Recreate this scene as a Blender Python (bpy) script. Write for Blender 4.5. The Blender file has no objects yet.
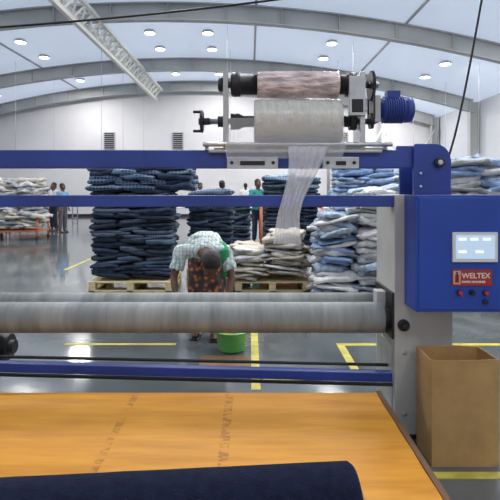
import bpy, math, random
from mathutils import Vector, Matrix, noise
random.seed(7)
scene = bpy.context.scene
COL = scene.collection

# ------------------------------------------------------------------ materials
MATS = {}
def mat(name, c, rough=0.6, metal=0.0, var=0.0, vscale=6.0, bump=0.0, bscale=40.0, c2=None, alpha=1.0,
        emit=0.0, spec=None, stretch=(1,1,1), emit_c=None):
    if name in MATS: return MATS[name]
    m = bpy.data.materials.new(name); m.use_nodes = True
    nt = m.node_tree; bs = nt.nodes['Principled BSDF']
    bs.inputs['Base Color'].default_value = (*c, 1)
    bs.inputs['Roughness'].default_value = rough
    bs.inputs['Metallic'].default_value = metal
    if spec is not None: bs.inputs['Specular IOR Level'].default_value = spec
    bs.inputs['Alpha'].default_value = alpha
    if emit > 0:
        bs.inputs['Emission Color'].default_value = (*(emit_c or c), 1)
        bs.inputs['Emission Strength'].default_value = emit
    tc = nt.nodes.new('ShaderNodeTexCoord'); mp = nt.nodes.new('ShaderNodeMapping')
    mp.inputs['Scale'].default_value = stretch
    nt.links.new(tc.outputs['Object'], mp.inputs['Vector'])
    if var > 0 or c2:
        n = nt.nodes.new('ShaderNodeTexNoise'); n.inputs['Scale'].default_value = vscale
        n.inputs['Detail'].default_value = 5
        nt.links.new(mp.outputs['Vector'], n.inputs['Vector'])
        r = nt.nodes.new('ShaderNodeValToRGB')
        a = c2 if c2 else tuple(max(0, x*(1-var)) for x in c)
        b = c if c2 else tuple(min(1, x*(1+var)) for x in c)
        r.color_ramp.elements[0].position = .35; r.color_ramp.elements[1].position = .65
        r.color_ramp.elements[0].color = (*a, 1); r.color_ramp.elements[1].color = (*b, 1)
        nt.links.new(n.outputs['Fac'], r.inputs['Fac']); nt.links.new(r.outputs['Color'], bs.inputs['Base Color'])
    if bump > 0:
        n2 = nt.nodes.new('ShaderNodeTexNoise'); n2.inputs['Scale'].default_value = bscale
        n2.inputs['Detail'].default_value = 4
        nt.links.new(mp.outputs['Vector'], n2.inputs['Vector'])
        bp = nt.nodes.new('ShaderNodeBump'); bp.inputs['Strength'].default_value = bump
        bp.inputs['Distance'].default_value = .02
        nt.links.new(n2.outputs['Fac'], bp.inputs['Height']); nt.links.new(bp.outputs['Normal'], bs.inputs['Normal'])
    MATS[name] = m
    return m

def plaid(name, base, line, scale=9.0, line2=None, amt=.65):
    m = bpy.data.materials.new(name); m.use_nodes = True
    nt = m.node_tree; bs = nt.nodes['Principled BSDF']; bs.inputs['Roughness'].default_value = .9
    tc = nt.nodes.new('ShaderNodeTexCoord')
    col = None
    for i, (d, lc) in enumerate((('X', line), ('Z', line2 or line), ('Y', line))):
        w = nt.nodes.new('ShaderNodeTexWave'); w.wave_type = 'BANDS'; w.bands_direction = d
        w.inputs['Scale'].default_value = scale; w.inputs['Distortion'].default_value = 1.6
        nt.links.new(tc.outputs['Object'], w.inputs['Vector'])
        r = nt.nodes.new('ShaderNodeValToRGB')
        r.color_ramp.elements[0].position = .68; r.color_ramp.elements[1].position = .86
        nt.links.new(w.outputs['Fac'], r.inputs['Fac'])
        mx = nt.nodes.new('ShaderNodeMix'); mx.data_type = 'RGBA'
        if col is None: mx.inputs[6].default_value = (*base, 1)
        else: nt.links.new(col, mx.inputs[6])
        mx.inputs[7].default_value = (*lc, 1)
        ml = nt.nodes.new('ShaderNodeMath'); ml.operation = 'MULTIPLY'; ml.inputs[1].default_value = amt
        nt.links.new(r.outputs['Color'], ml.inputs[0]); nt.links.new(ml.outputs[0], mx.inputs[0])
        col = mx.outputs[2]
    nt.links.new(col, bs.inputs['Base Color'])
    return m

M_blue  = mat('blue_enamel', (.028,.058,.29), .42, var=.15, vscale=3)
M_blue2 = mat('blue_enamel_panel', (.018,.062,.37), .38, var=.08, vscale=2)
M_white = mat('white_powder_coat', (.46,.47,.46), .5, var=.10, vscale=3)
M_steel = mat('steel', (.55,.56,.57), .32, .85, var=.1, vscale=12)
M_black = mat('black_rubber', (.015,.015,.017), .5)
M_dark  = mat('dark_cast_iron', (.03,.03,.033), .45, .4)
M_red   = mat('red_plastic', (.6,.03,.03), .4)
M_wood  = mat('pallet_pine', (.66,.55,.30), .75, var=.2, vscale=9, stretch=(1,6,6))
M_card  = mat('cardboard', (.43,.26,.10), .85, var=.14, vscale=5, bump=.15, bscale=12)
M_orange= mat('orange_enamel', (.48,.15,.07), .5)

# ------------------------------------------------------------------ builder
class B:
    def __init__(s): s.v=[]; s.f=[]; s.m=[]; s.s=[]; s.mats=[]
    def mi(s, m):
        if m not in s.mats: s.mats.append(m)
        return s.mats.index(m)
    def add(s, vs, fs, m, smooth=False):
        o=len(s.v); s.v+= [tuple(x) for x in vs]; k=s.mi(m)
        for i,f in enumerate(fs):
            s.f.append(tuple(o+j for j in f)); s.m.append(k)
            s.s.append(smooth[i] if isinstance(smooth,list) else smooth)
    def box(s, x0,x1,y0,y1,z0,z1, m, R=None):
        vs=[Vector((x,y,z)) for x in (x0,x1) for y in (y0,y1) for z in (z0,z1)]
        if R is not None:
            c=Vector(((x0+x1)/2,(y0+y1)/2,(z0+z1)/2)); vs=[c+R@(v-c) for v in vs]
        s.add(vs,[(0,1,3,2),(4,6,7,5),(0,4,5,1),(2,3,7,6),(0,2,6,4),(1,5,7,3)],m)
    def beam(s, p0,p1,w,h,m, up=Vector((0,0,1))):
        p0=Vector(p0);p1=Vector(p1);t=(p1-p0).normalized()
        sd=t.cross(up)
        if sd.length<1e-4: sd=Vector((1,0,0))
        sd.normalize(); u=sd.cross(t).normalized()
        vs=[p+sd*a*w/2+u*b*h/2 for p in (p0,p1) for a in (-1,1) for b in (-1,1)]
        s.add(vs,[(0,1,3,2),(4,6,7,5),(0,4,5,1),(2,3,7,6),(0,2,6,4),(1,5,7,3)],m)
    def lathe(s, p, d, prof, m, seg=32):
        p=Vector(p); d=Vector(d).normalized()
        a=d.cross(Vector((0,0,1)))
        if a.length<1e-3: a=Vector((1,0,0))
        a.normalize(); b=d.cross(a)
        vs=[];fs=[];sm=[]
        for t,r in prof:
            for i in range(seg):
                th=2*math.pi*i/seg
                vs.append(p+d*t+(a*math.cos(th)+b*math.sin(th))*r)
        for k in range(len(prof)-1):
            flat=abs(prof[k][0]-prof[k+1][0])<1e-6
            for i in range(seg):
                j=(i+1)%seg
                fs.append((k*seg+i,k*seg+j,(k+1)*seg+j,(k+1)*seg+i)); sm.append(not flat)
        if prof[0][1]>1e-5: fs.append(tuple(range(seg))[::-1]); sm.append(False)
        if prof[-1][1]>1e-5: fs.append(tuple(range((len(prof)-1)*seg,len(prof)*seg))); sm.append(False)
        s.add(vs,fs,m,sm)
    def cyl(s,p0,p1,r,m,seg=24,r2=None):
        p0=Vector(p0);p1=Vector(p1);L=(p1-p0).length
        s.lathe(p0,p1-p0,[(0,r),(L,r if r2 is None else r2)],m,seg)
    def pipe(s,pts,r,m,seg=8):
        pts=[Vector(p) for p in pts]; vs=[];fs=[]
        for i,p in enumerate(pts):
            t=(pts[min(i+1,len(pts)-1)]-pts[max(i-1,0)]).normalized()
            a=t.cross(Vector((.13,1,.07))).normalized(); b=t.cross(a)
            for k in range(seg):
                th=2*math.pi*k/seg; vs.append(p+(a*math.cos(th)+b*math.sin(th))*r)
        for i in range(len(pts)-1):
            for k in range(seg):
                j=(k+1)%seg; fs.append((i*seg+k,i*seg+j,(i+1)*seg+j,(i+1)*seg+k))
        fs.append(tuple(range(seg))[::-1]); fs.append(tuple(range((len(pts)-1)*seg,len(pts)*seg)))
        s.add(vs,fs,m,True)
    def done(s,name,parent=None,bevel=0,recalc=True):
        me=bpy.data.meshes.new(name); me.from_pydata(s.v,[],s.f)
        for m in s.mats: me.materials.append(m)
        me.polygons.foreach_set('material_index',s.m); me.polygons.foreach_set('use_smooth',s.s)
        if recalc:
            import bmesh
            bm=bmesh.new(); bm.from_mesh(me); bmesh.ops.recalc_face_normals(bm,faces=bm.faces); bm.to_mesh(me); bm.free()
        me.update()
        o=bpy.data.objects.new(name,me); COL.objects.link(o)
        if bevel>0:
            b=o.modifiers.new('bevel','BEVEL'); b.width=bevel; b.segments=2; b.limit_method='ANGLE'; b.angle_limit=.7
        if parent: o.parent=parent
        return o
def empty(name, loc=(0,0,0)):
    e=bpy.data.objects.new(name,None); e.location=loc; e.empty_display_size=.1; COL.objects.link(e); return e

# ------------------------------------------------------------------ ROOM
XC=-3.0; K=.011
def arch(x): return 7.25-K*(x-XC)**2
XL,XR,YB,YF=-17.0,10.5,27.0,-6.0
def floor_mat():
    m=bpy.data.materials.new('polished_concrete'); m.use_nodes=True; nt=m.node_tree; bs=nt.nodes['Principled BSDF']
    tc=nt.nodes.new('ShaderNodeTexCoord'); n=nt.nodes.new('ShaderNodeTexNoise'); n.inputs['Scale'].default_value=.9; n.inputs['Detail'].default_value=8
    r=nt.nodes.new('ShaderNodeValToRGB'); r.color_ramp.elements[0].position=.3; r.color_ramp.elements[1].position=.7
    r.color_ramp.elements[0].color=(.075,.088,.092,1); r.color_ramp.elements[1].color=(.14,.158,.158,1)
    nt.links.new(tc.outputs['Object'],n.inputs['Vector']); nt.links.new(n.outputs['Fac'],r.inputs['Fac']); nt.links.new(r.outputs['Color'],bs.inputs['Base Color'])
    n2=nt.nodes.new('ShaderNodeTexNoise'); n2.inputs['Scale'].default_value=4; n2.inputs['Detail'].default_value=6
    r2=nt.nodes.new('ShaderNodeMapRange'); r2.inputs[3].default_value=.02; r2.inputs[4].default_value=.18
    nt.links.new(tc.outputs['Object'],n2.inputs['Vector']); nt.links.new(n2.outputs['Fac'],r2.inputs[0]); nt.links.new(r2.outputs[0],bs.inputs['Roughness'])
    bs.inputs['Specular IOR Level'].default_value=.9
    return m
b=B(); b.box(XL,XR,YF,YB,-.1,0,floor_mat()); b.done('floor')
M_ceil=mat('glowing_roof_sheet',(.62,.69,.80),.7,var=.05,vscale=.6,emit=.42,emit_c=(.66,.74,.92))  # bluish emission added to brighten the ceiling and give soft fill light
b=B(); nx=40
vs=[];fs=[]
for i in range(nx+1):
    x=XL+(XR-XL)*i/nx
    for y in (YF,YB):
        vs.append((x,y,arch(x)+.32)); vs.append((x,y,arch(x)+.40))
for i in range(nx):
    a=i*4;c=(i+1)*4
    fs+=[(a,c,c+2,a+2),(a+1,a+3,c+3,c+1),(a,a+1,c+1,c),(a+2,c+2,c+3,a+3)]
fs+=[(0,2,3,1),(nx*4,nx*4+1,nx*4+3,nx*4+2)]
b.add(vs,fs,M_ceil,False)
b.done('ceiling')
M_wall=mat('wall_panel',(.70,.69,.69),.8,var=.05,vscale=.5)
M_wall2=mat('wall_panel_side',(.56,.57,.60),.8,var=.05,vscale=.5)
for nm,y0,y1 in (('wall_back',YB,YB+.2),('wall_front',YF-.2,YF)):
    b=B(); vs=[];fs=[]
    for i in range(nx+1):
        x=XL+(XR-XL)*i/nx
        for y in (y0,y1): vs+=[(x,y,0),(x,y,arch(x)+.31)]
    for i in range(nx):
        a=i*4;c=a+4; fs+=[(a,c,c+1,a+1),(a+2,a+3,c+3,c+2),(a+1,c+1,c+3,a+3),(a,a+2,c+2,c)]
    fs+=[(0,1,3,2),(nx*4,nx*4+2,nx*4+3,nx*4+1)]
    b.add(vs,fs,M_wall); b.done(nm)
b=B(); b.box(XL-.2,XL,YF,YB,0,arch(XL)+.31,M_wall2); b.done('wall_left')
b=B(); b.box(XR,XR+.2,YF,YB,0,arch(XR)+.31,M_wall2); b.done('wall_right')
for i,x in enumerate((-7.9,-4.05,1.2,5.2)):
    b=B(); b.box(x-.32,x+.32,YB-.06,YB,3.75,4.75,M_white)
    b.box(x-.26,x+.26,YB-.08,YB-.055,3.8,4.7,M_dark)
    for k in range(8): b.box(x-.26,x+.26,YB-.12,YB-.07,3.83+k*.11,3.86+k*.11,M_steel)
    b.done('window_%d'%(i+1))
b=B(); b.box(XL,XR,YB-.1,YB,3.3,3.5,M_wall2); b.done('trim_1')
b=B(); b.box(XL,XR,YB-.06,YB,0,.15,M_dark); b.done('baseboard_back')
b=B(); b.box(XR-.06,XR,YF,YB-.1,0,.15,M_dark); b.done('baseboard_right')

M_beam=mat('beam_grey_paint',(.42,.43,.42),.6,var=.08,vscale=1)
def frame(y,dp=.27):
    b=B(); n=44; x0,x1=XL+.3,XR-.3
    P=[x0+(x1-x0)*i/n for i in range(n+1)]
    for i in range(n):
        xa,xb=P[i],P[i+1]; za,zb=arch(xa),arch(xb)
        vs=[(xa,y-.012,za-dp),(xb,y-.012,zb-dp),(xb,y-.012,zb+dp),(xa,y-.012,za+dp),
            (xa,y+.012,za-dp),(xb,y+.012,zb-dp),(xb,y+.012,zb+dp),(xa,y+.012,za+dp)]
        b.add(vs,[(0,1,2,3),(4,7,6,5)],M_beam)
        for s_ in (-1,1):
            z1a,z1b=za+s_*dp,zb+s_*dp
            vs=[(xa,y-.13,z1a-.02),(xb,y-.13,z1b-.02),(xb,y+.13,z1b-.02),(xa,y+.13,z1a-.02),
                (xa,y-.13,z1a+.02),(xb,y-.13,z1b+.02),(xb,y+.13,z1b+.02),(xa,y+.13,z1a+.02)]
            b.add(vs,[(0,3,2,1),(4,5,6,7),(0,1,5,4),(2,3,7,6),(1,2,6,5),(0,4,7,3)],M_beam)
        if i%3==2: b.box(xa-.012,xa+.012,y-.12,y+.12,za-dp,za+dp,M_beam)
    for xs in (x0-.1,x1+.0):
        b.box(xs-.15,xs+.2,y-.02,y+.02,0,arch(xs)+.2,M_beam)
        b.box(xs-.17,xs-.14,y-.14,y+.14,0,arch(xs)+.2,M_beam); b.box(xs+.19,xs+.22,y-.14,y+.14,0,arch(xs)+.2,M_beam)
    return b.done('roof_beam',recalc=False)
for y in (2.5,9,15.5,22,26.6): frame(y)
b=B(); xr=-5.15; zt,zb_=6.98,6.45
ya,yb=3.0,26.4
M_tr=mat('truss_cream',(.74,.73,.68),.5)
for dx in (-.3,.3):
    b.beam((xr+dx,ya,zt),(xr+dx,yb,zt),.12,.12,M_tr)
b.beam((xr,ya,zb_),(xr,yb,zb_),.13,.13,M_tr)
y=ya
while y<yb-.5:
    for dx in (-.3,.3):
        b.beam((xr+dx,y,zt),(xr,y+.35,zb_),.06,.06,M_tr); b.beam((xr,y+.35,zb_),(xr+dx,y+.7,zt),.06,.06,M_tr)
    b.beam((xr-.3,y,zt),(xr+.3,y,zt),.06,.06,M_tr); y+=.7
b.done('roof_truss')
for x in (-9.5,.2,5.0):
    b=B(); b.beam((x,3,arch(x)+.29),(x,26.4,arch(x)+.29),.08,.05,M_beam); b.done('roof_purlin')
b=B()
for xa,xb in ((4.3,7.3),(7.3,10.2)):
    b.cyl((xa,26.3,0.1),(xb,26.3,4.9),.06,M_beam,10); b.cyl((xb,26.35,.1),(xa,26.35,4.9),.06,M_beam,10); b.cyl((xa,26.32,0),(xa,26.32,arch(xa)),.09,M_beam,12)
b.done('wall_brace')
M_lamp=mat('lamp_diffuser',(1,1,1),.5,emit=7.0)
for y in (-2.5,5.5,8.6,12.2,18.2,20.3,24.6):
    for x in (-13,-8.7,-3.8,-1.6,3.1,7.4):
        z=arch(x)+.22
        if y in (-2.5,5.5,8.6) and x in (-13,): continue
        b=B(); b.lathe((x,y,z+.10),(0,0,-1),[(0,.17),(.04,.21),(.10,.23),(.115,.22)],M_white,24)
        b.lathe((x,y,z-.012),(0,0,-1),[(0,.2),(.02,.19),(.03,.12)],M_lamp,24)
        lo=b.done('ceiling_lamp')
        if x in (-8.7,-1.6,3.1,7.4) and y!=20.3:
            L=bpy.data.lights.new('lamp_light','AREA'); L.shape='DISK'; L.size=.9; L.energy=(175 if y>12 else 130) if y>0 else 85; L.color=(1,.975,.96)
            l=bpy.data.objects.new('lamp_light',L); l.location=(x,y,z-.08); COL.objects.link(l); l.parent=lo
M_cable=mat('cable_black',(.012,.012,.014),.5)
b=B(); pts=[]
for i in range(31):
    t=i/30; x=-4.5+7.0*t; pts.append((x,5.0,3.10+.50*(t**2)+.22*t))
b.pipe(pts,.012,M_cable); 
b.done('overhead_cable')
b=B(); pts=[]
for i in range(25):
    t=i/24; pts.append((1.19+.28*t**.6,3.02-.1*t,1.60+1.4*t+.05*math.sin(t*3)))
pts.append((1.49,2.92,arch(1.49)-.3))
b.pipe(pts,.007,M_cable); b.done('power_cable')

M_tube=mat('tube_light',(1,1,1),.5,emit=3)
for y,z in ((17.5,2.55),(20.5,2.5),(24.5,2.75)):
    b=B(); b.box(-15,9.8,y-.1,y+.1,z,z+.07,M_white); 
    for i in range(16):
        x=-14.6+i*1.53; b.cyl((x,y,z-.025),(x+1.2,y,z-.025),.025,M_tube,10)
        if i%3==0: b.cyl((x,y,z+.07),(x,y,arch(x)+.30),.008,M_beam,6)
    b.done('tube_light_rail')

M_yel=mat('yellow_paint',(.50,.44,.07),.6,var=.25,vscale=8)
def mark(*r):
    b=B()
    for x0,x1,y0,y1 in r: b.box(x0,x1,y0,y1,0,.003,M_yel)
    b.done('floor_marking')
mark((-1.8,-.72,4.64,4.69)); mark((.01,.08,3.6,5.6))
mark((.1,1.6,3.78,3.86),(.84,.91,3.86,4.62),(.84,2.6,4.62,4.69)); mark((.93,2.6,2.49,2.55)); mark((-3.5,-3.44,9,14))

# ------------------------------------------------------------------ MACHINE
def wrapmat():
    m=bpy.data.materials.new('grey_roller_wrap'); m.use_nodes=True; nt=m.node_tree; bs=nt.nodes['Principled BSDF']; bs.inputs['Roughness'].default_value=.75
    tc=nt.nodes.new('ShaderNodeTexCoord'); mp=nt.nodes.new('ShaderNodeMapping'); mp.inputs['Scale'].default_value=(5,.8,.8)
    n=nt.nodes.new('ShaderNodeTexNoise'); n.inputs['Scale'].default_value=2.0; n.inputs['Detail'].default_value=7; n.inputs['Roughness'].default_value=.65
    r=nt.nodes.new('ShaderNodeValToRGB'); r.color_ramp.elements[0].position=.25; r.color_ramp.elements[1].position=.75
    r.color_ramp.elements[0].color=(.13,.145,.145,1); r.color_ramp.elements[1].color=(.36,.38,.375,1)
    nt.links.new(tc.outputs['Object'],mp.inputs['Vector']); nt.links.new(mp.outputs['Vector'],n.inputs['Vector'])
    nt.links.new(n.outputs['Fac'],r.inputs['Fac']); nt.links.new(r.outputs['Color'],bs.inputs['Base Color'])
    bp=nt.nodes.new('ShaderNodeBump'); bp.inputs['Strength'].default_value=.3; bp.inputs['Distance'].default_value=.01
    nt.links.new(n.outputs['Fac'],bp.inputs['Height']); nt.links.new(bp.outputs['Normal'],bs.inputs['Normal'])
    return m
M_wrap=wrapmat()
mach=empty('fabric_rolling_machine',(0,3,0))
def ch(o,p=mach):
    o.parent=p; o.matrix_parent_inverse=Matrix.Translation(-Vector(p.location)); return o
b=B()
b.box(.87,1.218,2.885,3.30,.03,1.47,M_white)
b.box(.85,1.24,2.885,3.34,0,.03,M_dark)
b.box(.865,.872,2.93,3.27,.1,.55,M_steel)
b.box(.855,.873,2.89,3.28,.60,.88,M_dark)
for z in (.15,.52): 
    b.cyl((.93,2.88,z),(.93,2.888,z),.012,M_steel,12); b.cyl((1.17,2.88,z),(1.17,2.888,z),.012,M_steel,12)
ch(b.done('side_frame_right',bevel=.006))
b=B(); b.box(-2.3,-1.98,2.885,3.30,0,1.47,M_white); b.box(-2.32,-1.96,2.88,3.34,0,.03,M_dark); ch(b.done('side_frame_left',bevel=.006))
b=B(); X0,X1=-1.95,.815
prof=[(0,.07),(0,.093)]; n=46
for i in range(n+1): prof.append(((X1-X0)*i/n,.093+.0015*noise.noise((i*.7,0,3))))
prof+=[(X1-X0,.07)]
b.lathe((X0,2.97,.712),(1,0,0),prof,M_wrap,40)
b.cyl((-1.99,2.97,.712),(.87,2.97,.712),.028,M_dark)
b.lathe((.815,2.97,.712),(1,0,0),[(0,.055),(.025,.055),(.025,.045),(.05,.045)],M_dark,24)
b.lathe((.87,2.965,.712),(1,0,0),[(-.01,.0),(-.01,.03),(.0,.03)],M_dark,16)
ch(b.done('front_roller'))
b=B(); b.lathe((X0,3.19,.735),(1,0,0),[(0,.06),(0,.082),(2.77,.082),(2.77,.06)],M_wrap,40)
b.cyl((-1.99,3.19,.735),(.87,3.19,.735),.028,M_dark); ch(b.done('rear_roller'))
b=B()
b.box(.80,.86,3.03,3.12,.60,.86,M_white); b.cyl((.80,2.97,.712),(.865,2.97,.712),.06,M_dark)
b.cyl((.92,2.885,.69),(.92,2.86,.69),.035,M_dark); b.cyl((.92,2.885,.69),(.92,2.83,.69),.016,M_dark,12)
ch(b.done('bearing_block',bevel=.004))
b=B()
b.lathe((-1.98,3.25,.44),(1,0,0),[(0,.09),(.03,.10),(.32,.10),(.34,.085),(.36,.085),(.36,.045),(.39,.045)],M_dark,28)
b.box(-1.98,-1.66,3.2,3.3,.31,.35,M_dark)
ch(b.done('gear_housing'))
b=B()
b.box(-1.98,1.02,2.93,3.05,1.635,1.745,M_blue)
ch(b.done('upper_beam',bevel=.006))
b=B(); b.box(-1.98,.90,2.90,2.97,1.398,1.468,M_blue); ch(b.done('middle_beam',bevel=.005))
b=B(); b.beam((-1.98,2.96,.425),(.87,2.96,.352),.06,.055,M_blue); b.beam((-1.98,2.93,.385),(.87,2.93,.312),.02,.018,M_dark)
b.cyl((-1.98,3.02,.46),(.87,3.02,.40),.010,M_dark,12)
ch(b.done('lower_beam',bevel=.004))
b=B(); pts=[(.99,1.47),(1.215,1.47),(1.215,1.68)]
for i in range(9):
    th=math.pi/2*i/8; pts.append((1.115+.10*math.cos(th),1.68+.10*math.sin(th)))
pts+=[(1.0,1.78),(.99,1.74)]
n=len(pts)
b.add([(x,2.90,z) for x,z in pts]+[(x,2.93,z) for x,z in pts],[tuple(range(n))]+[tuple(range(2*n-1,n-1,-1))]+[(i,(i+1)%n,n+(i+1)%n,n+i) for i in range(n)],M_blue)
b.box(1.16,1.2,2.93,3.2,1.47,1.72,M_blue); b.box(.99,1.2,3.17,3.2,1.47,1.74,M_blue)
b.cyl((1.14,2.875,1.665),(1.14,2.90,1.665),.030,M_dark,24); b.cyl((1.14,2.865,1.665),(1.14,2.876,1.665),.018,M_steel,6)
for z in (1.52,1.60): b.cyl((1.03,2.89,z),(1.03,2.9,z),.01,M_steel,6)
b.box(.9,1.0,2.93,2.97,1.74,1.77,M_blue)
ch(b.done('end_bracket',bevel=.004))

cp=empty('control_panel',(1.17,2.78,1.1))
b=B(); b.box(.927,1.425,2.68,2.884,.818,1.472,M_blue2)
b.box(.94,1.412,2.674,2.682,.832,1.458,M_blue2)
b.box(1.425,1.432,2.70,2.74,.95,1.0,M_steel); b.box(1.425,1.432,2.70,2.74,1.3,1.35,M_steel)
ch(b.done('cabinet',bevel=.005),cp)
M_scr=mat('lcd_screen',(.25,.36,.50),.2,emit=.75,emit_c=(.45,.56,.68))
b=B(); b.box(1.125,1.375,2.662,2.676,1.10,1.265,mat('bezel_white',(.72,.74,.74),.4))
b.box(1.142,1.358,2.659,2.663,1.118,1.248,M_scr)
for i,(x,z) in enumerate(((1.155,1.22),(1.22,1.22),(1.29,1.22),(1.155,1.15),(1.25,1.15))):
    b.box(x,x+.045,2.6575,2.6592,z,z+.015,mat('screen_icon',(.75,.8,.85),.3,emit=.8))
ch(b.done('touch_screen',bevel=.003),cp)
b=B(); b.box(1.125,1.345,2.668,2.676,.968,1.058,mat('label_red',(.38,.03,.03),.5))
b.box(1.130,1.170,2.6665,2.669,.976,1.05,mat('label_cream',(.55,.42,.3),.5)); b.box(1.138,1.162,2.665,2.667,.985,1.03,M_red)
b.box(1.146,1.154,2.664,2.6655,.99,1.045,M_black)
ch(b.done('label_plate'),cp)
def text(s,x,y,z,size,m,name,par):
    c=bpy.data.curves.new(name,'FONT'); c.body=s; c.size=size; c.extrude=.0008; c.offset=.0008; c.materials.append(m)
    o=bpy.data.objects.new(name,c); o.location=(x,y,z); o.rotation_euler=(math.pi/2,0,0); COL.objects.link(o); ch(o,par)
text('WELTEX',1.177,2.667,1.01,.041,mat('label_white',(.75,.68,.62),.5),'label_text',cp)
text('FABRIC MACHINES',1.177,2.667,.984,.0155,MATS['label_white'],'label_subtext',cp)
b=B()
for x,m in ((1.165,M_red),(1.235,M_black),(1.31,M_red)):
    b.cyl((x,2.662,.93),(x,2.676,.93),.015,M_dark,20); b.cyl((x,2.65,.93),(x,2.664,.93),.011,m,20)
b.cyl((1.31,2.66,.878),(1.31,2.676,.878),.014,M_black,20)
ch(b.done('push_buttons'),cp)

fd=empty('plastic_film_dispenser',(.28,3,1.75))
M_pink=mat('pink_film_roll',(.70,.56,.54),.12,var=.45,vscale=9,bump=.9,bscale=18,stretch=(1,1,4))
M_film=mat('white_film_roll',(.62,.61,.55),.2,var=.10,vscale=8,bump=.35,bscale=14,stretch=(5,1,1))
M_clear=mat('clear_film',(.80,.82,.84),.15,alpha=.32,bump=.6,bscale=9)
b=B()
for x0,x1 in ((-.165,-.135),(.672,.705)):
    b.box(x0,x1,2.93,3.12,1.747,2.225,M_steel if x0>0 else M_white)
b.box(-.17,.71,3.08,3.12,1.747,1.79,M_white); b.box(-.17,.71,3.09,3.12,2.18,2.225,M_steel)
b.box(.60,.70,2.90,2.935,1.95,2.19,M_steel); b.box(.615,.685,2.895,2.905,1.97,2.05,M_dark)
ch(b.done('support_frame',bevel=.004),fd)
b=B(); zc=2.158; yc=3.0
b.cyl((-.19,yc,zc),(.80,yc,zc),.022,M_steel)
b.lathe((-.12,yc,zc),(1,0,0),[(0,.055),(.01,.075),(.06,.075),(.06,.062),(.17,.062)],M_dark)
b.lathe((.545,yc,zc),(1,0,0),[(0,.06),(.05,.06),(.05,.075),(.11,.075),(.115,.05)],M_dark)
b.lathe((-.20,yc,zc),(1,0,0),[(0,.03),(.01,.045),(.035,.045)],M_dark)
ch(b.done('upper_spindle'),fd)
b=B(); pr=[(0,.04)]+[(.505*i/30,.082+.004*noise.noise((i*.5,1,1))) for i in range(31)]+[(.505,.04)]
b.lathe((.045,yc,zc),(1,0,0),pr,M_pink,36); ch(b.done('pink_film_roll'),fd)
b=B(); b.lathe((.745,yc-.01,zc-.01),(1,0,0),[(0,.03),(0,.085),(.02,.085),(.02,.03)],M_dark,30)
for i in range(20):
    th=2*math.pi*i/20; b.box(.747,.763,yc-.01+.086*math.cos(th)-.006,yc-.01+.086*math.cos(th)+.006,zc-.01+.086*math.sin(th)-.006,zc-.01+.086*math.sin(th)+.006,M_dark)
b.lathe((.745,yc-.01,1.93),(1,0,0),[(0,.02),(0,.05),(.02,.05),(.02,.02)],M_dark,24)
b.box(.75,.76,yc-.09,yc-.08,1.93,2.15,M_dark); b.box(.75,.76,yc+.06,yc+.07,1.93,2.15,M_dark)
ch(b.done('drive_sprocket'),fd)
b=B(); z2=1.928
b.cyl((-.30,yc,z2),(.76,yc,z2),.018,M_steel)
b.lathe((-.20,yc,z2),(1,0,0),[(0,.02),(0,.035),(.05,.035),(.05,.022)],M_dark)
b.lathe((-.12,yc,z2),(1,0,0),[(0,.03),(.0,.05),(.05,.05),(.08,.035),(.15,.035)],M_dark)
b.lathe((.57,yc,z2),(1,0,0),[(0,.035),(.05,.035),(.05,.055),(.09,.055)],M_dark)
ch(b.done('lower_spindle'),fd)
b=B(); pr=[(0,.04)]+[(.535*i/30,.135+.003*noise.noise((i*.5,4,1))) for i in range(31)]+[(.535,.04)]
b.lathe((.025,yc,z2),(1,0,0),pr,M_film,40); ch(b.done('white_film_roll'),fd)
b=B(); hx=-.30; rr=.062
for i in range(28):
    a0=2*math.pi*i/28;a1=2*math.pi*(i+1)/28
    b.cyl((hx,yc+rr*math.cos(a0),z2+rr*math.sin(a0)),(hx,yc+rr*math.cos(a1),z2+rr*math.sin(a1)),.009,M_dark,8)
for k in range(4):
    a=k*math.pi/2+.4; b.cyl((hx,yc,z2),(hx,yc+rr*math.cos(a),z2+rr*math.sin(a)),.007,M_dark,8)
b.cyl((hx-.02,yc,z2),(hx+.05,yc,z2),.022,M_dark,16); b.cyl((hx-.055,yc-.0,z2+.06),(hx,yc,z2+.06),.009,M_dark,10)
b.cyl((hx-.055,yc,z2-.06),(hx,yc,z2-.06),.009,M_dark,10)
o=b.done('hand_wheel'); ch(o,fd)
b=B(); mz=2.0
b.box(.765,.80,2.94,3.07,1.92,2.08,M_white)
prof=[(0,.05),(.02,.05),(.02,.074)]
for i in range(9): prof+=[(.03+i*.014,.074),(.03+i*.014,.084),(.037+i*.014,.084),(.037+i*.014,.074)]
prof+=[(.165,.074),(.165,.08),(.205,.076),(.215,.055)]
b.lathe((.80,yc,mz),(1,0,0),prof,M_blue,32)
b.box(.85,.93,2.965,3.035,2.07,2.115,M_blue)
ch(b.done('drive_motor',bevel=.0),fd)
b=B(); b.cyl((-.285,2.90,1.775),(.86,2.90,1.775),.013,M_steel,16); b.cyl((-.25,2.91,1.735),(.80,2.91,1.735),.010,M_white,16)
for x0,x1 in ((-.14,.17),(.44,.66)):
    b.box(x0,x1,2.905,2.928,1.63,1.70,M_steel); b.box(x0+.08,x1-.08,2.895,2.905,1.65,1.675,M_dark)
    for x in (x0+.03,x1-.03): b.cyl((x,2.893,1.665),(x,2.905,1.665),.011,M_dark,8)
b.box(-.22,.84,2.935,2.97,1.746,1.758,M_white)
for x in (-.27,.84): b.cyl((x,2.90,1.775),(x,3.0,1.775),.012,M_steel,10); b.box(x-.012,x+.012,2.99,3.01,1.745,1.785,M_steel)
ch(b.done('guide_rails',bevel=.002),fd)
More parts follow.
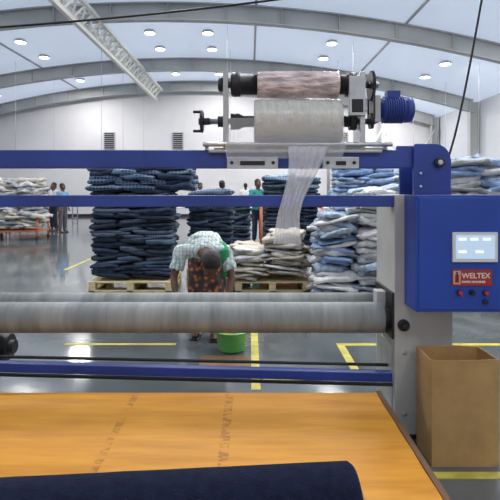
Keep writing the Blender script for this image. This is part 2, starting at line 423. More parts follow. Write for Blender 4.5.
def sheet(rows,m,name,par,nn=22,amp=.01):
    vs=[];fs=[]
    for r,(xa,xb,y,z) in enumerate(rows):
        for i in range(nn+1):
            t=i/nn; x=xa+(xb-xa)*t
            vs.append((x+.004*noise.noise((x*9,z*6,2)),y+amp*noise.noise((x*22,z*2.5,5))+amp*.5*math.sin(t*34+z*3),z+.004*noise.noise((x*12,z*9,8))))
    for r in range(len(rows)-1):
        for i in range(nn):
            a=r*(nn+1)+i; fs.append((a,a+1,a+nn+2,a+nn+1))
    b=B(); b.add(vs,fs,m,True); return ch(b.done(name,recalc=False),par)
sheet([(-.13,.56,2.866,1.93),(-.14,.57,2.872,1.86),(-.15,.58,2.875,1.80),(-.15,.57,2.876,1.75),(-.14,.55,2.878,1.69)],M_clear,'film_sheet',fd,40,.005)
M_drape=mat('bunched_film',(.84,.87,.92),.25,alpha=.62,bump=.5,bscale=25)
rows=[]
for i in range(30):
    t=i/29; z=1.76-.58*t
    cx=.35-.14*t**.8+.015*math.sin(t*7); w=.20-.10*math.sin(min(1,t*1.3)*1.57)+.08*max(0,t-.55)
    rows.append((cx-w*.6,cx+w*.6,2.862-.01*t,z))
sheet(rows,M_drape,'film_drape',fd,30,.018)

# ------------- belt table
def beltmat():
    m=bpy.data.materials.new('orange_belt'); m.use_nodes=True; nt=m.node_tree; bs=nt.nodes['Principled BSDF']; bs.inputs['Roughness'].default_value=.5
    bs.inputs['Specular IOR Level'].default_value=.3
    tc=nt.nodes.new('ShaderNodeTexCoord')
    mp=nt.nodes.new('ShaderNodeMapping'); mp.inputs['Scale'].default_value=(1.6,12,1)
    n=nt.nodes.new('ShaderNodeTexNoise'); n.inputs['Scale'].default_value=1.6; n.inputs['Detail'].default_value=5
    r=nt.nodes.new('ShaderNodeValToRGB'); r.color_ramp.elements[0].position=.3; r.color_ramp.elements[1].position=.7
    r.color_ramp.elements[0].color=(.53,.215,.016,1); r.color_ramp.elements[1].color=(.71,.32,.030,1)
    nt.links.new(tc.outputs['Object'],mp.inputs['Vector']); nt.links.new(mp.outputs['Vector'],n.inputs['Vector']); nt.links.new(n.outputs['Fac'],r.inputs['Fac'])
    sep=nt.nodes.new('ShaderNodeSeparateXYZ'); nt.links.new(tc.outputs['Object'],sep.inputs[0])
    mp3=nt.nodes.new('ShaderNodeMapping'); mp3.inputs['Scale'].default_value=(22,46,1); nt.links.new(tc.outputs['Object'],mp3.inputs['Vector'])
    n3=nt.nodes.new('ShaderNodeTexNoise'); n3.inputs['Scale'].default_value=1.0; n3.inputs['Detail'].default_value=3; nt.links.new(mp3.outputs['Vector'],n3.inputs['Vector'])
    r3=nt.nodes.new('ShaderNodeValToRGB'); r3.color_ramp.elements[0].position=.44; r3.color_ramp.elements[1].position=.62
    nt.links.new(n3.outputs['Fac'],r3.inputs['Fac'])
    acc=None
    for x0,w_ in ((-.115,.022),(-.64,.018)):
        a=nt.nodes.new('ShaderNodeMath'); a.operation='COMPARE'; a.inputs[1].default_value=x0; a.inputs[2].default_value=w_
        nt.links.new(sep.outputs[0],a.inputs[0])
        if acc is None: acc=a
        else:
            s_=nt.nodes.new('ShaderNodeMath'); s_.operation='ADD'; nt.links.new(acc.outputs[0],s_.inputs[0]); nt.links.new(a.outputs[0],s_.inputs[1]); acc=s_
    mu=nt.nodes.new('ShaderNodeMath'); mu.operation='MULTIPLY'; nt.links.new(acc.outputs[0],mu.inputs[0]); nt.links.new(r3.outputs['Color'],mu.inputs[1])
    mu2=nt.nodes.new('ShaderNodeMath'); mu2.operation='MULTIPLY'; mu2.inputs[1].default_value=.6; nt.links.new(mu.outputs[0],mu2.inputs[0])
    mx=nt.nodes.new('ShaderNodeMix'); mx.data_type='RGBA'; nt.links.new(mu2.outputs[0],mx.inputs[0]); nt.links.new(r.outputs['Color'],mx.inputs[6]); mx.inputs[7].default_value=(.20,.06,.01,1)
    nt.links.new(mx.outputs[2],bs.inputs['Base Color'])
    return m
bt=empty('belt_table',(-.6,2,0))
M_belt=beltmat(); zt=.352
vs=[];fs=[];NX,NY=50,40
for j in range(NY+1):
    for i in range(NX+1):
        x=-2.15+2.865*i/NX; y=.95+1.76*j/NY
        vs.append((x,y,zt+.003*noise.noise((x*2.0,y*5,0))+.0016*math.sin(y*21+x*1.2)))
for j in range(NY):
    for i in range(NX): a=j*(NX+1)+i; fs.append((a,a+1,a+NX+2,a+NX+1))
b=B(); b.add(vs,fs,M_belt,True)
b.lathe((-2.15,2.71,zt-.045),(1,0,0),[(0,.045),(2.865,.045)],M_belt,32)
b.lathe((-2.15,.95,zt-.045),(1,0,0),[(0,.045),(2.865,.045)],M_belt,32)
b.box(-2.15,.715,.95,2.71,zt-.09,zt-.08,M_belt)
ch(b.done('belt',recalc=False),bt)
M_edge=mat('belt_frame_grey',(.06,.06,.06),.5,.3)
b=B()
b.box(.718,.745,.93,2.74,zt-.075,zt+.004,mat('belt_edge_brown',(.14,.07,.03),.6)); b.box(-2.18,-2.153,.93,2.74,zt-.10,zt+.004,M_edge)
b.box(-2.15,.715,.98,2.68,zt-.075,zt-.02,M_edge)
for x in (-2.1,-.7,.60):
    for y in (1.05,2.62): b.box(x,x+.06,y-.03,y+.03,0,zt-.08,M_edge); b.box(x-.02,x+.08,y-.05,y+.05,0,.012,M_dark)
    b.box(x+.01,x+.05,1.05,2.62,.10,.14,M_edge)
ch(b.done('table_frame',bevel=.003),bt)

M_navy=mat('navy_twill',(.008,.012,.032),.9,var=.25,vscale=30,bump=.3,bscale=160,spec=.15)
b=B(); R=.112; Lr=2.1
pr=[(0,.02),(0,.022),(.0,R*.5),(.004,R*.9),(.018,R)]+[(.018+(Lr-.04)*i/30,R+.002*noise.noise((i*.6,2,2))) for i in range(1,31)]+[(Lr,R*.9),(Lr,.02)]
d=Vector((-1.3,-.11,0)).normalized()
b.lathe((.355,1.605,zt+R+.004),d,pr,M_navy,44)
b.cyl(Vector((.355,1.605,zt+R+.004))-d*.02,Vector((.355,1.605,zt+R+.004))+d*.05,.03,M_card,20)
b.done('fabric_roll')

b=B(); x0,x1,y0,y1,h=.985,1.35,2.60,2.84,.575; t=.006
def wall(pa,pb,nrm,m,n=10):
    pa=Vector(pa);pb=Vector(pb);nrm=Vector(nrm)
    vs=[];fs=[];nz=6
    for k in (0,1):
        for j in range(nz+1):
            for i in range(n+1):
                p=pa.lerp(pb,i/n); z=h*j/nz
                if j==nz: z+=.010*noise.noise((p.x*7,p.y*7,4))
                bul=.008*math.sin(math.pi*i/n)*math.sin(math.pi*j/nz*.8)
                q=p+nrm*(bul-(t if k else 0)); vs.append((q.x,q.y,z+.004))
    o=(n+1)*(nz+1)
    for j in range(nz):
        for i in range(n):
            a=j*(n+1)+i; fs+=[(a,a+1,a+n+2,a+n+1),(o+a,o+a+n+1,o+a+n+2,o+a+1)]
    a=nz*(n+1)
    for i in range(n): fs+=[(a+i,a+i+1,o+a+i+1,o+a+i),(i,o+i,o+i+1,i+1)]
    b.add(vs,fs,m,False)
wall((x0,y0,0),(x1,y0,0),(0,-1,0),M_card); wall((x1,y1,0),(x0,y1,0),(0,1,0),M_card)
wall((x0,y1,0),(x0,y0,0),(-1,0,0),M_card); wall((x1,y0,0),(x1,y1,0),(1,0,0),M_card)
b.box(x0,x1,y0,y1,0,.006,M_card)
b.done('cardboard_box')

# ------------------------------------------------------------------ PALLETS & GARMENTS
def pallet(x0,x1,y0,y1):
    b=B(); 
    n=7; w=(y1-y0)/(n*1.25)
    for i in range(n):
        y=y0+(y1-y0-w)*i/(n-1); b.box(x0,x1,y,y+w,.128,.15,M_wood)
    for i in range(3):
        x=x0+(x1-x0-.1)*i/2; b.box(x,x+.1,y0,y1,.106,.128,M_wood); b.box(x,x+.1,y0,y1,0,.02,M_wood)
        for j in range(3):
            y=y0+(y1-y0-.12)*j/2; b.box(x,x+.1,y,y+.12,.02,.106,M_wood)
    for j in (0,2):
        y=y0+(y1-y0-.1)*j/2; b.box(x0,x1,y,y+.1,.0,.018,M_wood)
    return b.done('pallet',bevel=.003)
def slab(b,cx,cy,z0,w,d,h,m,rot=0,rough=.02,nu=26,nv=8,tilt=0,fold=0):
    vs=[];fs=[]; sx=random.random()*50
    def sp(v,e): return math.copysign(abs(v)**e,v)
    c,s=math.cos(rot),math.sin(rot)
    for j in range(nv+1):
        ph=-math.pi/2+math.pi*j/nv
        for i in range(nu):
            th=2*math.pi*i/nu
            x=w/2*sp(math.cos(th),.4)*sp(math.cos(ph),.4); y=d/2*sp(math.sin(th),.4)*sp(math.cos(ph),.4)
            z=h/2*sp(math.sin(ph),.75)
            n1=noise.noise((x*5+sx,y*5,sx)); n2=noise.noise((x*13+sx,y*13,z*16+sx))
            k=1+rough*(2*n1+1.2*n2)-(fold if j%2 else 0)
            x*=k;y*=k; z+=h*(.4*noise.noise((x*4+sx,y*4+sx,z*3))+rough*5*n2)+tilt*x
            if fold: z-=.9*h*max(0,(abs(x)/(w/2)))**2*abs(noise.noise((sx,x*3,y*3)))
            vs.append((cx+c*x-s*y,cy+s*x+c*y,z0+h/2+z))
    for j in range(nv):
        for i in range(nu):
            k=(i+1)%nu; fs.append((j*nu+i,j*nu+k,(j+1)*nu+k,(j+1)*nu+i))
    b.add(vs,fs,m,True)
def settle(b,z0):
    lo=min(v[2] for v in b.v); b.v=[(v[0],v[1],v[2]-lo+z0+.001) for v in b.v]
def stack(name,x0,x1,y0,y1,z0,z1,cols,rows,th,pal,jit=.02,topm=None,topn=4,rough=.03,par=None):
    b=B(); z=z0; lay=0; d=(y1-y0)/rows
    while z<z1-.01:
        h=th*random.uniform(.75,1.3); n=cols+(lay%2); w=(x1-x0)/n
        for c in range(n):
            for r in range(rows):
                m=random.choice(topm if topm and z>z1-topn*th else pal)
                slab(b,x0+w*(c+.5)+random.uniform(-jit,jit),y0+d*(r+.5)+random.uniform(-jit,jit),z+random.uniform(-.3,.3)*h,w*random.uniform(.98,1.16),d*random.uniform(.95,1.1),h*random.uniform(1.2,1.6),m,random.uniform(-.06,.06),rough,28,8,random.uniform(-.10,.10))
        z+=h; lay+=1
    settle(b,z0)
    o=b.done(name,recalc=False); 
    if par: o.parent=par
    return o
def heap(name,x0,x1,y0,y1,z0,z1,pal,step=.05,size=.42,taper=.25,topm=None,par=None,nu=34):
    b=B(); z=z0
    while z<z1-.04:
        k=(z-z0)/(z1-z0); ins=taper*k*k*(x1-x0)/2
        xa,xb=x0+ins,x1-ins; x=xa+size*.45
        while x<xb-size*.25:
            for y in (y0+.22,(y0+y1)/2+.15):
                m=random.choice(topm if topm and k>.72 else pal)
                slab(b,x+random.uniform(-.07,.07),y+random.uniform(-.07,.07)+ins*.4,z+random.uniform(-.02,.02),size*random.uniform(.85,1.45),size*random.uniform(.9,1.4),step*random.uniform(.9,2.1),m,random.uniform(-.4,.4),.07,nu,10,random.uniform(-.24,.24),.05)
            x+=size*random.uniform(.6,.9)
        z+=step
    settle(b,z0); o=b.done(name,recalc=False)
    if par: o.parent=par
    return o
D1=mat('denim_black_blue',(.014,.024,.045),.9,var=.4,vscale=12,bump=.5,bscale=18)
D2=mat('denim_indigo',(.020,.038,.080),.9,var=.4,vscale=12,bump=.5,bscale=18)
D3=mat('denim_teal_grey',(.04,.065,.09),.9,var=.4,vscale=12,bump=.5,bscale=18)
D4=plaid('dark_check',(.014,.034,.095),(.17,.24,.34),6,None,.75)
D6=plaid('dark_check_fine',(.018,.030,.06),(.10,.14,.20),9,None,.7)
D5=mat('denim_mid',(.06,.11,.20),.9,var=.3,vscale=12,bump=.5,bscale=18)
W1=mat('cotton_white',(.64,.64,.65),.9,var=.12,vscale=10,bump=.6,bscale=14)
W2=mat('cotton_cream',(.54,.50,.42),.9,var=.15,vscale=10,bump=.6,bscale=14)
W3=mat('cotton_grey',(.34,.36,.38),.9,var=.25,vscale=10,bump=.6,bscale=14)
W4=mat('cotton_skyblue',(.24,.34,.54),.9,var=.25,vscale=10,bump=.6,bscale=14)
W5=mat('cotton_royal',(.06,.12,.30),.9,var=.25,vscale=10,bump=.6,bscale=14)
W6=mat('denim_bleached',(.30,.37,.46),.9,var=.35,vscale=14,bump=.6,bscale=14)
pallet(-2.38,-1.15,7.06,8.05)
stack('garment_stack',-2.36,-1.18,7.12,7.98,.15,1.44,2,2,.052,[D1,D1,D2,D6,D6],.03)
stack('garment_stack',-2.42,-.88,7.12,7.96,1.47,1.80,3,2,.065,[D4,D4,D2],.03,None,0,.04)
pallet(-1.08,-.2,8.15,9.1)
stack('garment_stack',-1.06,-.32,8.2,9.0,.15,1.40,1,2,.055,[D1,D2,D6],.03,[D4],5)
pallet(-.22,.88,7.06,8.0)
heap('garment_stack',-.26,.30,7.08,7.9,.15,.62,[W2,W1,W2],.042,.46,.1)
heap('garment_stack',.32,.94,7.08,7.9,.15,.78,[W2,W1,W2],.042,.48,.15)
stack('garment_stack',-1.05,-.02,10.3,11.3,0.0,1.22,2,2,.055,[D6,D5,D3],.03,[D5,D4],3,.04)
heap('garment_stack',.98,1.50,6.6,7.4,0,1.12,[W4,W6,W1,W1,W6],.055,.46,.2)
heap('garment_stack',1.50,2.45,6.5,7.5,0,1.44,[W1,W3,W1,W1,W6],.06,.52,.15)
stack('garment_stack',1.42,2.35,7.7,8.4,0,1.84,2,1,.055,[W6,W4,D5],.03,[W4,W6,W4],7,.05)
heap('garment_stack',2.62,4.0,6.6,7.6,0,1.84,[W1,W3,W1],.06,.58,.15,[W1,W3,W1,W4])
heap('garment_stack',.55,1.35,12.4,13.3,0,1.78,[W6,W4,W3],.06,.5,.2)
heap('garment_stack',1.9,3.4,10.5,11.5,0,1.8,[W6,W4,W1,W1],.065,.55,.2)
heap('garment_stack',3.2,4.6,12.4,13.4,0,1.7,[W6,W3,W1],.07,.55,.2,None,None,22)

def cart(x0,x1,y0,y1,h=.28,ph=1.5):
    b=B(); b.box(x0,x1,y0,y1,h-.06,h-.003,M_orange)
    for x in (x0-.03,x1+.03):
        for y in (y0+.05,y1-.05):
            b.cyl((x,y,.1),(x,y,ph),.022,M_orange,12); b.lathe((x-.02,y,.07),(1,0,0),[(0,.03),(0,.07),(.04,.07),(.04,.03)],M_black,18)
        b.beam((x,y0+.05,ph-.03),(x,y1-.05,ph-.03),.04,.04,M_orange)
        b.beam((x,y0+.05,h-.03),(x,y1-.05,h-.03),.05,.05,M_orange)
    return b.done('garment_cart')
c_=cart(.25,1.34,9.0,10.0,.30,1.2)
stack('load',.27,1.32,9.04,9.96,.30,1.66,2,2,.055,[D1,D2,D6,D3],.02,[D3,D4],4,.03,c_)
for x,y,ph in ((-7.75,14.2,.7),(-9.6,14.6,.7),(-10.6,17.2,.7),(-9.0,18.0,.7),(-4.8,18.0,.7),(5.5,14.5,.7)):
    c_=cart(x,x+1.4,y,y+.9,.3,ph)
    heap('load',x+.0,x+1.4,y+.0,y+.9,.30,random.uniform(1.5,1.75),random.choice([[W1,W3,W2],[W1,W3,W3],[W3,W3,W1,D3]]),.07,.5,.1,None,c_,22)
M_top=mat('table_laminate',(.6,.62,.62),.5)
TB=None
def table(x,y):
    global TB
    e=empty('sewing_table',(x,y,0))
    if TB is None:
        b=B()
        b.box(0,1.8,0,.8,.74,.78,M_top)
        for dx in (.05,1.69):
            for dy in (.05,.7): b.box(dx,dx+.05,dy,dy+.05,0,.74,M_steel)
            b.box(dx,dx+.05,.05,.75,.12,.16,M_steel)
        b.box(.4,.9,.3,.5,.78,.84,M_white); b.box(.8,.9,.33,.47,.84,1.06,M_white); b.box(.42,.86,.35,.46,1.0,1.1,M_white); b.cyl((.47,.4,.85),(.47,.4,1.0),.02,M_steel,10)
        TB=b.done('table_body',bevel=.004); TB.parent=e
    else:
        o=TB.copy(); COL.objects.link(o); o.parent=e
    b=B()
    for k in range(random.randint(5,9)): slab(b,1.3+random.uniform(-.08,.08),.4,.79+k*.07,.6,.5,.08,random.choice([W1,W4,W6,W3,D5]),random.uniform(-.3,.3),.05)
    b.done('garments').parent=e
for y in (19.4,23.0):
    for i in range(7): table(-12.5+i*3.1+(y>20)*.8,y)

M_green=mat('green_plastic',(.16,.55,.13),.35)
b=B(); c=(-.17,4.50,.007)
b.lathe(c,(0,0,1),[(0,.02),(0,.115),(.01,.12),(.17,.152),(.175,.165),(.185,.165),(.185,.15),(.17,.145),(.02,.112),(.012,.02)],M_green,36)
for a in (0,math.pi): b.box(c[0]+.16*math.cos(a)-.02,c[0]+.16*math.cos(a)+.02,c[1]-.04,c[1]+.04,.165,.185,M_green)
slab(b,c[0]-.03,c[1]-.02,.11,.17,.17,.13,mat('yellow_cloth',(.75,.5,.06),.9,var=.2),.4,.1)
slab(b,c[0]+.04,c[1]-.02,.15,.14,.12,.07,W1,.9,.1)
b.done('plastic_tub')
b=B(); b.box(-.44,-.0,4.05,4.34,0.0,.004,mat('brown_board',(.20,.12,.06),.85,var=.2)); b.done('cardboard_sheet')

# ------------------------------------------------------------------ PEOPLE
def tubeV(vs,fs,pts,rads,seg=16,side=Vector((1,0,0)),cap=True):
    pts=[Vector(p) for p in pts]; rads=[(r,r) if not isinstance(r,tuple) else r for r in rads]
    T=[(pts[min(i+1,len(pts)-1)]-pts[max(i-1,0)]).normalized() for i in range(len(pts))]
    P=list(zip(pts,rads,T))
    if cap:
        def ext(p,r,t,sg):
            o=[]; m=min(r)
            for a in (35,62,82):
                a=math.radians(a); o.append((p+t*sg*m*math.sin(a),(r[0]*math.cos(a),r[1]*math.cos(a)),t))
            return o
        P=ext(*P[0],-1)[::-1]+P+ext(*P[-1],1)
    o=len(vs)
    for p,r,t in P:
        s_=side-t*side.dot(t)
        if s_.length<.15: s_=Vector((0,1,0))-t*t.y
        s_.normalize(); u=t.cross(s_)
        for k in range(seg):
            a=2*math.pi*k/seg; vs.append(p+s_*math.cos(a)*r[0]+u*math.sin(a)*r[1])
    n=len(P)
    for i in range(n-1):
        for k in range(seg):
            j=(k+1)%seg; fs.append((o+i*seg+k,o+i*seg+j,o+(i+1)*seg+j,o+(i+1)*seg+k))
    fs.append(tuple(o+k for k in range(seg))[::-1]); fs.append(tuple(o+(n-1)*seg+k for k in range(seg)))
def ellV(vs,fs,c,rx,ry,rz,seg=18,rings=12):
    o=len(vs); c=Vector(c)
    vs.append(c+Vector((0,0,-rz)))
    for j in range(1,rings):
        ph=-math.pi/2+math.pi*j/rings
        for k in range(seg):
            a=2*math.pi*k/seg; vs.append(c+Vector((rx*math.cos(a)*math.cos(ph),ry*math.sin(a)*math.cos(ph),rz*math.sin(ph))))
    vs.append(c+Vector((0,0,rz))); e=len(vs)-1
    for k in range(seg):
        j=(k+1)%seg; fs.append((o,o+1+j,o+1+k)); fs.append((e,e-seg+k,e-seg+j))
    for r in range(rings-2):
        for k in range(seg):
            j=(k+1)%seg; a=o+1+r*seg; fs.append((a+k,a+j,a+seg+j,a+seg+k))
def remesh(vs,fs,vox,name,m,smooth=4):
    me=bpy.data.meshes.new(name+'_src'); me.from_pydata([tuple(v) for v in vs],[],fs); me.update()
    o=bpy.data.objects.new(name+'_src',me); COL.objects.link(o)
    r=o.modifiers.new('r','REMESH'); r.mode='VOXEL'; r.voxel_size=vox
    s_=o.modifiers.new('s','SMOOTH'); s_.factor=.5; s_.iterations=smooth
    dg=bpy.context.evaluated_depsgraph_get(); me2=bpy.data.meshes.new_from_object(o.evaluated_get(dg))
    bpy.data.objects.remove(o); me2.name=name; me2.materials.clear(); me2.materials.append(m)
    me2.polygons.foreach_set('use_smooth',[True]*len(me2.polygons)); me2.update()
    return me2
M_skin=mat('brown_skin',(.125,.055,.03),.5,var=.1,vscale=20)
M_hair=mat('black_hair',(.010,.008,.008),.55,bump=.6,bscale=90)
M_eye=mat('eye_white',(.7,.68,.64),.3); M_pup=mat('pupil',(.01,.008,.006),.2); M_lip=mat('lips',(.14,.05,.04),.5)
vs=[];fs=[]
ellV(vs,fs,(0,.012,.03),.076,.094,.085); ellV(vs,fs,(0,-.028,-.03),.060,.064,.086); ellV(vs,fs,(0,-.045,-.082),.040,.042,.034)
ellV(vs,fs,(0,-.098,-.028),.014,.016,.014); tubeV(vs,fs,[(0,-.086,.012),(0,-.098,-.022)],[.008,.011])
for s_ in (-1,1):
    ellV(vs,fs,(s_*.077,.012,-.012),.010,.020,.031); ellV(vs,fs,(s_*.038,-.062,-.035),.022,.022,.025); ellV(vs,fs,(s_*.028,-.080,.022),.022,.010,.007)
ellV(vs,fs,(0,-.088,-.060),.023,.009,.006); ellV(vs,fs,(0,-.086,-.070),.020,.009,.006)
tubeV(vs,fs,[(0,.02,-.05),(0,.025,-.13)],[.05,.05])
HEAD=remesh(vs,fs,.005,'head_mesh',M_skin,2)
vs=[];fs=[]
ellV(vs,fs,(0,.028,.050),.083,.098,.082); ellV(vs,fs,(0,.052,-.01),.072,.058,.080)
HAIR=remesh(vs,fs,.006,'hair_mesh',M_hair,3)
b=B()
for s_ in (-1,1):
    b.lathe((s_*.029,-.070,.004),(0,-1,0),[(0,.013),(.006,.011),(.010,.006),(.011,.0)],M_eye,16)
    b.lathe((s_*.029,-.0795,.004),(0,-1,0),[(0,.006),(.0022,.003)],M_pup,12)
b.box(-.02,.02,-.097,-.094,-.0662,-.0640,M_lip)
_o=b.done('tmp'); FACE=_o.data; bpy.data.objects.remove(_o)
vs=[];fs=[]
tubeV(vs,fs,[(0,0,.02),(0,0,0),(0,0,-.04),(.002,0,-.085)],[(.024,.019),(.027,.018),(.038,.015),(.040,.012)])
for x,L in ((-.031,.060),(-.0105,.074),(.0105,.080),(.031,.072)):
    tubeV(vs,fs,[(x*.9,0,-.075),(x*1.05,-.004,-.092),(x*1.1,-.014,-.092-L*.4),(x*1.1,-.032,-.092-L*.66),(x*1.08,-.050,-.092-L*.78)],[.0092,.0090,.0082,.0074,.0062],10)
tubeV(vs,fs,[(.018,-.004,-.022),(.042,-.012,-.048),(.055,-.020,-.072),(.058,-.032,-.094)],[.013,.012,.010,.008],10)
HAND=remesh(vs,fs,.0035,'hand_mesh',M_skin,2)
HANDM=HAND.copy(); 
for v in HANDM.vertices: v.co.x=-v.co.x
HANDM.flip_normals()
def human(name,J,shirt,lower,kind='trousers',sleeve=.62,headM=None,sidev=Vector((1,0,0)),vox=.014,scarf=None,shoe=M_dark):
    e=empty(name,(J['pelvis'].x,J['pelvis'].y,0))
    def addo(me,nm,M=None):
        o=bpy.data.objects.new(nm,me); COL.objects.link(o)
        if M is not None: o.matrix_world=M
        o.parent=e; o.matrix_parent_inverse=Matrix.Translation(-Vector(e.location)); return o
    T=lambda k:J[k]
    vs=[];fs=[]
    tubeV(vs,fs,[T('pelvis'),T('spine'),T('chest'),T('neck')],[(.145,.095),(.125,.088),(.155,.10),(.06,.055)],side=sidev)
    tubeV(vs,fs,[T('neck')*.7+T('chest')*.3,T('neck'),T('headb')],[.055,.05,.05],side=sidev)
    tubeV(vs,fs,[T('shL'),T('chest')*.6+T('neck')*.4,T('shR')],[.052,.07,.052],side=Vector((0,0,1)))
    for s_ in 'LR':
        m1=T('el'+s_).lerp(T('wr'+s_),.3)
        tubeV(vs,fs,[T('sh'+s_),T('sh'+s_).lerp(T('el'+s_),.5),T('el'+s_),m1,T('wr'+s_)],[.052,.044,.037,.037,.025],side=sidev)
        m2=T('kn'+s_).lerp(T('an'+s_),.3)
        tubeV(vs,fs,[T('hip'+s_),T('hip'+s_).lerp(T('kn'+s_),.5),T('kn'+s_),m2,T('an'+s_)],[.085,.070,.052,.050,.036],side=sidev)
        hl=T('an'+s_)+Vector((0,0,-.03))-(T('toe'+s_)-T('an'+s_)).normalized()*.03
        tubeV(vs,fs,[hl,T('an'+s_)+Vector((0,0,-.03)),T('an'+s_).lerp(T('toe'+s_),.6)+Vector((0,0,-.01)),T('toe'+s_)],[(.030,.03),(.036,.035),(.042,.022),(.036,.014)],side=sidev)
    addo(remesh(vs,fs,vox,name+'_body',M_skin,3),'body')
    b=B()
    for s_ in 'LR':
        a=T('an'+s_); t=T('toe'+s_); d=(t-a); d.z=0; d.normalize(); p0=a-d*.05; p1=t+d*.035
        b.beam((p0.x,p0.y,.008),(p1.x,p1.y,.008),.085,.016,shoe)
        q=a.lerp(t,.7); b.beam(Vector((q.x,q.y,.045))-sidev*.044,Vector((q.x,q.y,.045))+sidev*.044,.03,.012,shoe)
    o=b.done('sandals',bevel=.006); ch(o,e)
    vs=[];fs=[]
    hem=T('pelvis')+(T('pelvis')-T('spine')).normalized()*.06
    tubeV(vs,fs,[hem,T('pelvis'),T('spine'),T('chest'),T('chest').lerp(T('neck'),.8)],[(.185,.135),(.172,.125),(.155,.115),(.178,.122),(.085,.075)],side=sidev,cap=False)
    tubeV(vs,fs,[T('shL'),T('chest')*.6+T('neck')*.4,T('shR')],[.068,.088,.068],side=Vector((0,0,1)))
    for s_ in 'LR':
        pts=[T('sh'+s_),T('sh'+s_).lerp(T('el'+s_),sleeve*.5),T('sh'+s_).lerp(T('el'+s_),sleeve)]; rr_=[.068,.066,.066]
        tubeV(vs,fs,pts,rr_,side=sidev,cap=False)
    me=remesh(vs,fs,vox*.8,name+'_shirt',shirt,3)
    for v in me.vertices:
        n_=noise.noise(v.co*9); v.co+=v.normal*(.012*n_+.006*math.sin(v.co.x*60+v.co.y*35+6*n_))
    addo(me,'shirt')
    vs=[];fs=[]
    if kind=='trousers':
        tubeV(vs,fs,[T('pelvis')+Vector((0,0,.02)),(T('hipL')+T('hipR'))/2-Vector((0,0,.03))],[(.160,.112),(.155,.11)],side=sidev)
        for s_ in 'LR':
            tubeV(vs,fs,[T('hip'+s_),T('hip'+s_).lerp(T('kn'+s_),.5),T('kn'+s_),T('kn'+s_).lerp(T('an'+s_),.92)],[.10,.088,.072,.062],side=sidev,cap=False)
    else:
        kn=(T('knL')+T('knR'))/2; an=(T('anL')+T('anR'))/2; hp=(T('hipL')+T('hipR'))/2
        tubeV(vs,fs,[T('pelvis')+(T('spine')-T('pelvis'))*.2,hp,hp.lerp(kn,.5),kn,kn.lerp(an,.35),kn.lerp(an,.62)],[(.165,.12),(.20,.15),(.205,.145),(.195,.135),(.19,.145),(.20,.15)],seg=28,side=sidev,cap=False)
    me=remesh(vs,fs,vox*.8,name+'_lower',lower,3)
    for v in me.vertices:
        ang=math.atan2(v.co.y-T('pelvis').y,v.co.x-T('pelvis').x); n_=noise.noise(v.co*6)
        v.co+=v.normal*(.008*n_+(.007*math.sin(ang*13+4*n_) if kind!='trousers' else .003*math.sin(v.co.z*60)))
    addo(me,'lower_garment')
    if scarf:
        vs=[];fs=[]
        tubeV(vs,fs,[T('shR').lerp(T('chest'),.35)+Vector((0,.08,.07)),T('shR').lerp(T('chest'),.12)+Vector((0,.0,.07)),T('shR')+Vector((.0,-.065,.02)),T('shR')+Vector((.015,-.075,-.12)),T('shR')+Vector((.02,-.07,-.22))],[(.03,.012),(.042,.016),(.048,.02),(.042,.02),(.042,.015)],side=sidev)
        me=remesh(vs,fs,.009,name+'_scarf',scarf,3); addo(me,'scarf')
    addo(HEAD,'head',headM); addo(HAIR,'hair',headM); addo(FACE,'eyes_and_mouth',headM)
    for s_,hm in (('L',HAND),('R',HANDM)):
        d=(T('wr'+s_)-T('el'+s_)).normalized()
        z=-d; x=sidev-z*sidev.dot(z); x.normalize(); y=z.cross(x)
        R_=Matrix((x,y,z)).transposed().to_4x4(); R_.translation=T('wr'+s_)
        addo(hm,'hand_'+s_,R_)
    return e
V=Vector
J=dict(pelvis=V((-.43,5.02,.90)),spine=V((-.445,4.90,.975)),chest=V((-.46,4.72,.96)),neck=V((-.42,4.55,.885)),headb=V((-.395,4.49,.845)),
 shL=V((-.67,4.68,.905)),shR=V((-.245,4.66,.90)),elL=V((-.735,4.62,.66)),elR=V((-.175,4.58,.66)),wrL=V((-.69,4.48,.485)),wrR=V((-.205,4.44,.45)),
 hipL=V((-.52,5.02,.86)),hipR=V((-.34,5.02,.86)),knL=V((-.54,4.84,.49)),knR=V((-.34,4.84,.49)),anL=V((-.54,4.95,.085)),anR=V((-.36,4.88,.085)),
 toeL=V((-.56,4.81,.032)),toeR=V((-.36,4.74,.032)))
u=V((.14,-.74,.42)).normalized(); f=V((.06,-.5,-.85)); f=(f-u*f.dot(u)).normalized(); yl=-f; xl=yl.cross(u)
HM=(Matrix((xl,yl,u)).transposed().to_4x4())@Matrix.Scale(1.08,4); HM.translation=V((-.36,4.425,.80))
M_shirt=plaid('pale_check',(.68,.72,.70),(.16,.34,.34),9,(.80,.82,.80),.6)
def floral():
    m=bpy.data.materials.new('orange_floral'); m.use_nodes=True; nt=m.node_tree; bs=nt.nodes['Principled BSDF']; bs.inputs['Roughness'].default_value=.85
    tc=nt.nodes.new('ShaderNodeTexCoord'); v=nt.nodes.new('ShaderNodeTexVoronoi'); v.inputs['Scale'].default_value=19
    r=nt.nodes.new('ShaderNodeValToRGB'); e=r.color_ramp.elements; e[0].position=0; e[0].color=(.70,.36,.08,1); e[1].position=1; e[1].color=(.03,.02,.02,1)
    for p,c in ((.26,(.55,.15,.03,1)),(.42,(.16,.05,.03,1)),(.58,(.04,.035,.04,1))): k=e.new(p); k.color=c
    nt.links.new(tc.outputs['Object'],v.inputs['Vector']); nt.links.new(v.outputs['Distance'],r.inputs['Fac']); nt.links.new(r.outputs['Color'],bs.inputs['Base Color']); return m
human('worker',J,M_shirt,floral(),'lungi',.72,HM,scarf=mat('green_scarf',(.04,.30,.12),.85,var=.15))
TPL={}
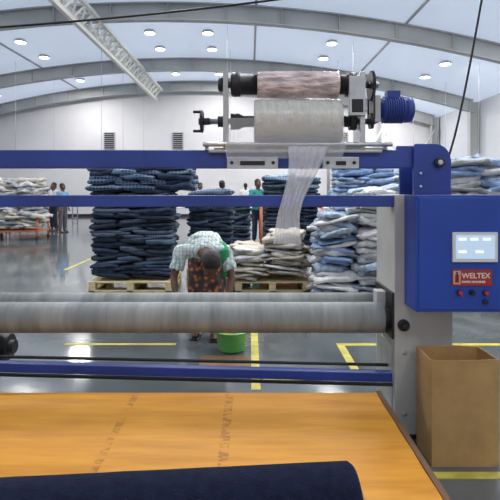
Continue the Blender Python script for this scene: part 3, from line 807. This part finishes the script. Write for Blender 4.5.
def standing(x,y,rz,shirt,pants,k=1.0,arm=0):
    q=lambda a,b_,c:V((a,b_,c))
    if arm not in TPL:
        fw=-.25*arm
        J=dict(pelvis=q(0,0,.95),spine=q(0,.0,1.10),chest=q(0,.01,1.28),neck=q(0,.0,1.43),headb=q(0,-.005,1.50),
         shL=q(-.19,0,1.37),shR=q(.19,0,1.37),elL=q(-.24,.02+fw*.3,1.09),elR=q(.24,.02+fw*.3,1.09),wrL=q(-.22,-.06+fw,.87+.2*arm),wrR=q(.22,-.06+fw,.87+.2*arm),
         hipL=q(-.09,0,.90),hipR=q(.09,0,.90),knL=q(-.10,-.015,.50),knR=q(.10,-.015,.50),anL=q(-.11,.02,.085),anR=q(.11,.02,.085),toeL=q(-.12,-.12,.032),toeR=q(.12,-.12,.032))
        M=Matrix.Translation(q(0,-.01,1.585))
        e=human('worker',J,shirt,pants,'trousers',.7,M,vox=.02); TPL[arm]=e
    else:
        e=empty('worker')
        for o in TPL[arm].children:
            c=o.copy(); COL.objects.link(c); c.parent=e
            nm=o.name.split('.')[0]; c.name=nm
            if nm in ('shirt','lower_garment'):
                c.material_slots[0].link='OBJECT'; c.material_slots[0].material=shirt if nm=='shirt' else pants
    e.location=(x,y,0); e.rotation_euler=(0,0,rz); e.scale=(k,k,k)
sh=[mat('shirt_white',(.7,.7,.7),.9),mat('shirt_cyan',(.12,.45,.55),.9),mat('shirt_teal',(.05,.30,.32),.9),mat('shirt_sky',(.20,.36,.55),.9)]
tr=[mat('trouser_navy',(.02,.03,.06),.9),mat('trouser_grey',(.10,.10,.11),.9)]
for i,(x,y,rz,a) in enumerate(((-1.62,15.6,.3,0),(-.80,13.8,2.8,1),(.22,13.4,.5,1),(-6.6,16.9,1.2,0),(-7.2,17.6,-.6,1),(3.0,17.0,2.2,1),(-3.9,21.7,.2,1),(4.6,18.2,0,0),(-.2,21.8,3.1,1),(-11.4,21.6,1,1),(-6.1,22.1,2,0),(-5.6,19.2-.5,1.5,1))):
    standing(x,y,rz,sh[i%4],tr[i%2],1.04+.02*((i*7)%3-1),a)

w=bpy.data.worlds.new('World'); scene.world=w; w.use_nodes=True
w.node_tree.nodes['Background'].inputs[0].default_value=(.6,.7,.85,1); w.node_tree.nodes['Background'].inputs[1].default_value=.4
cam=bpy.data.cameras.new('camera'); co=bpy.data.objects.new('camera',cam); COL.objects.link(co)
co.location=(0,0,1.5); co.rotation_euler=(math.pi/2,0,0)
cam.sensor_width=36; cam.lens=36*480/500; cam.shift_y=-.12; cam.clip_end=200
scene.camera=co
scene.view_settings.view_transform='Standard'
scene.view_settings.exposure=.08
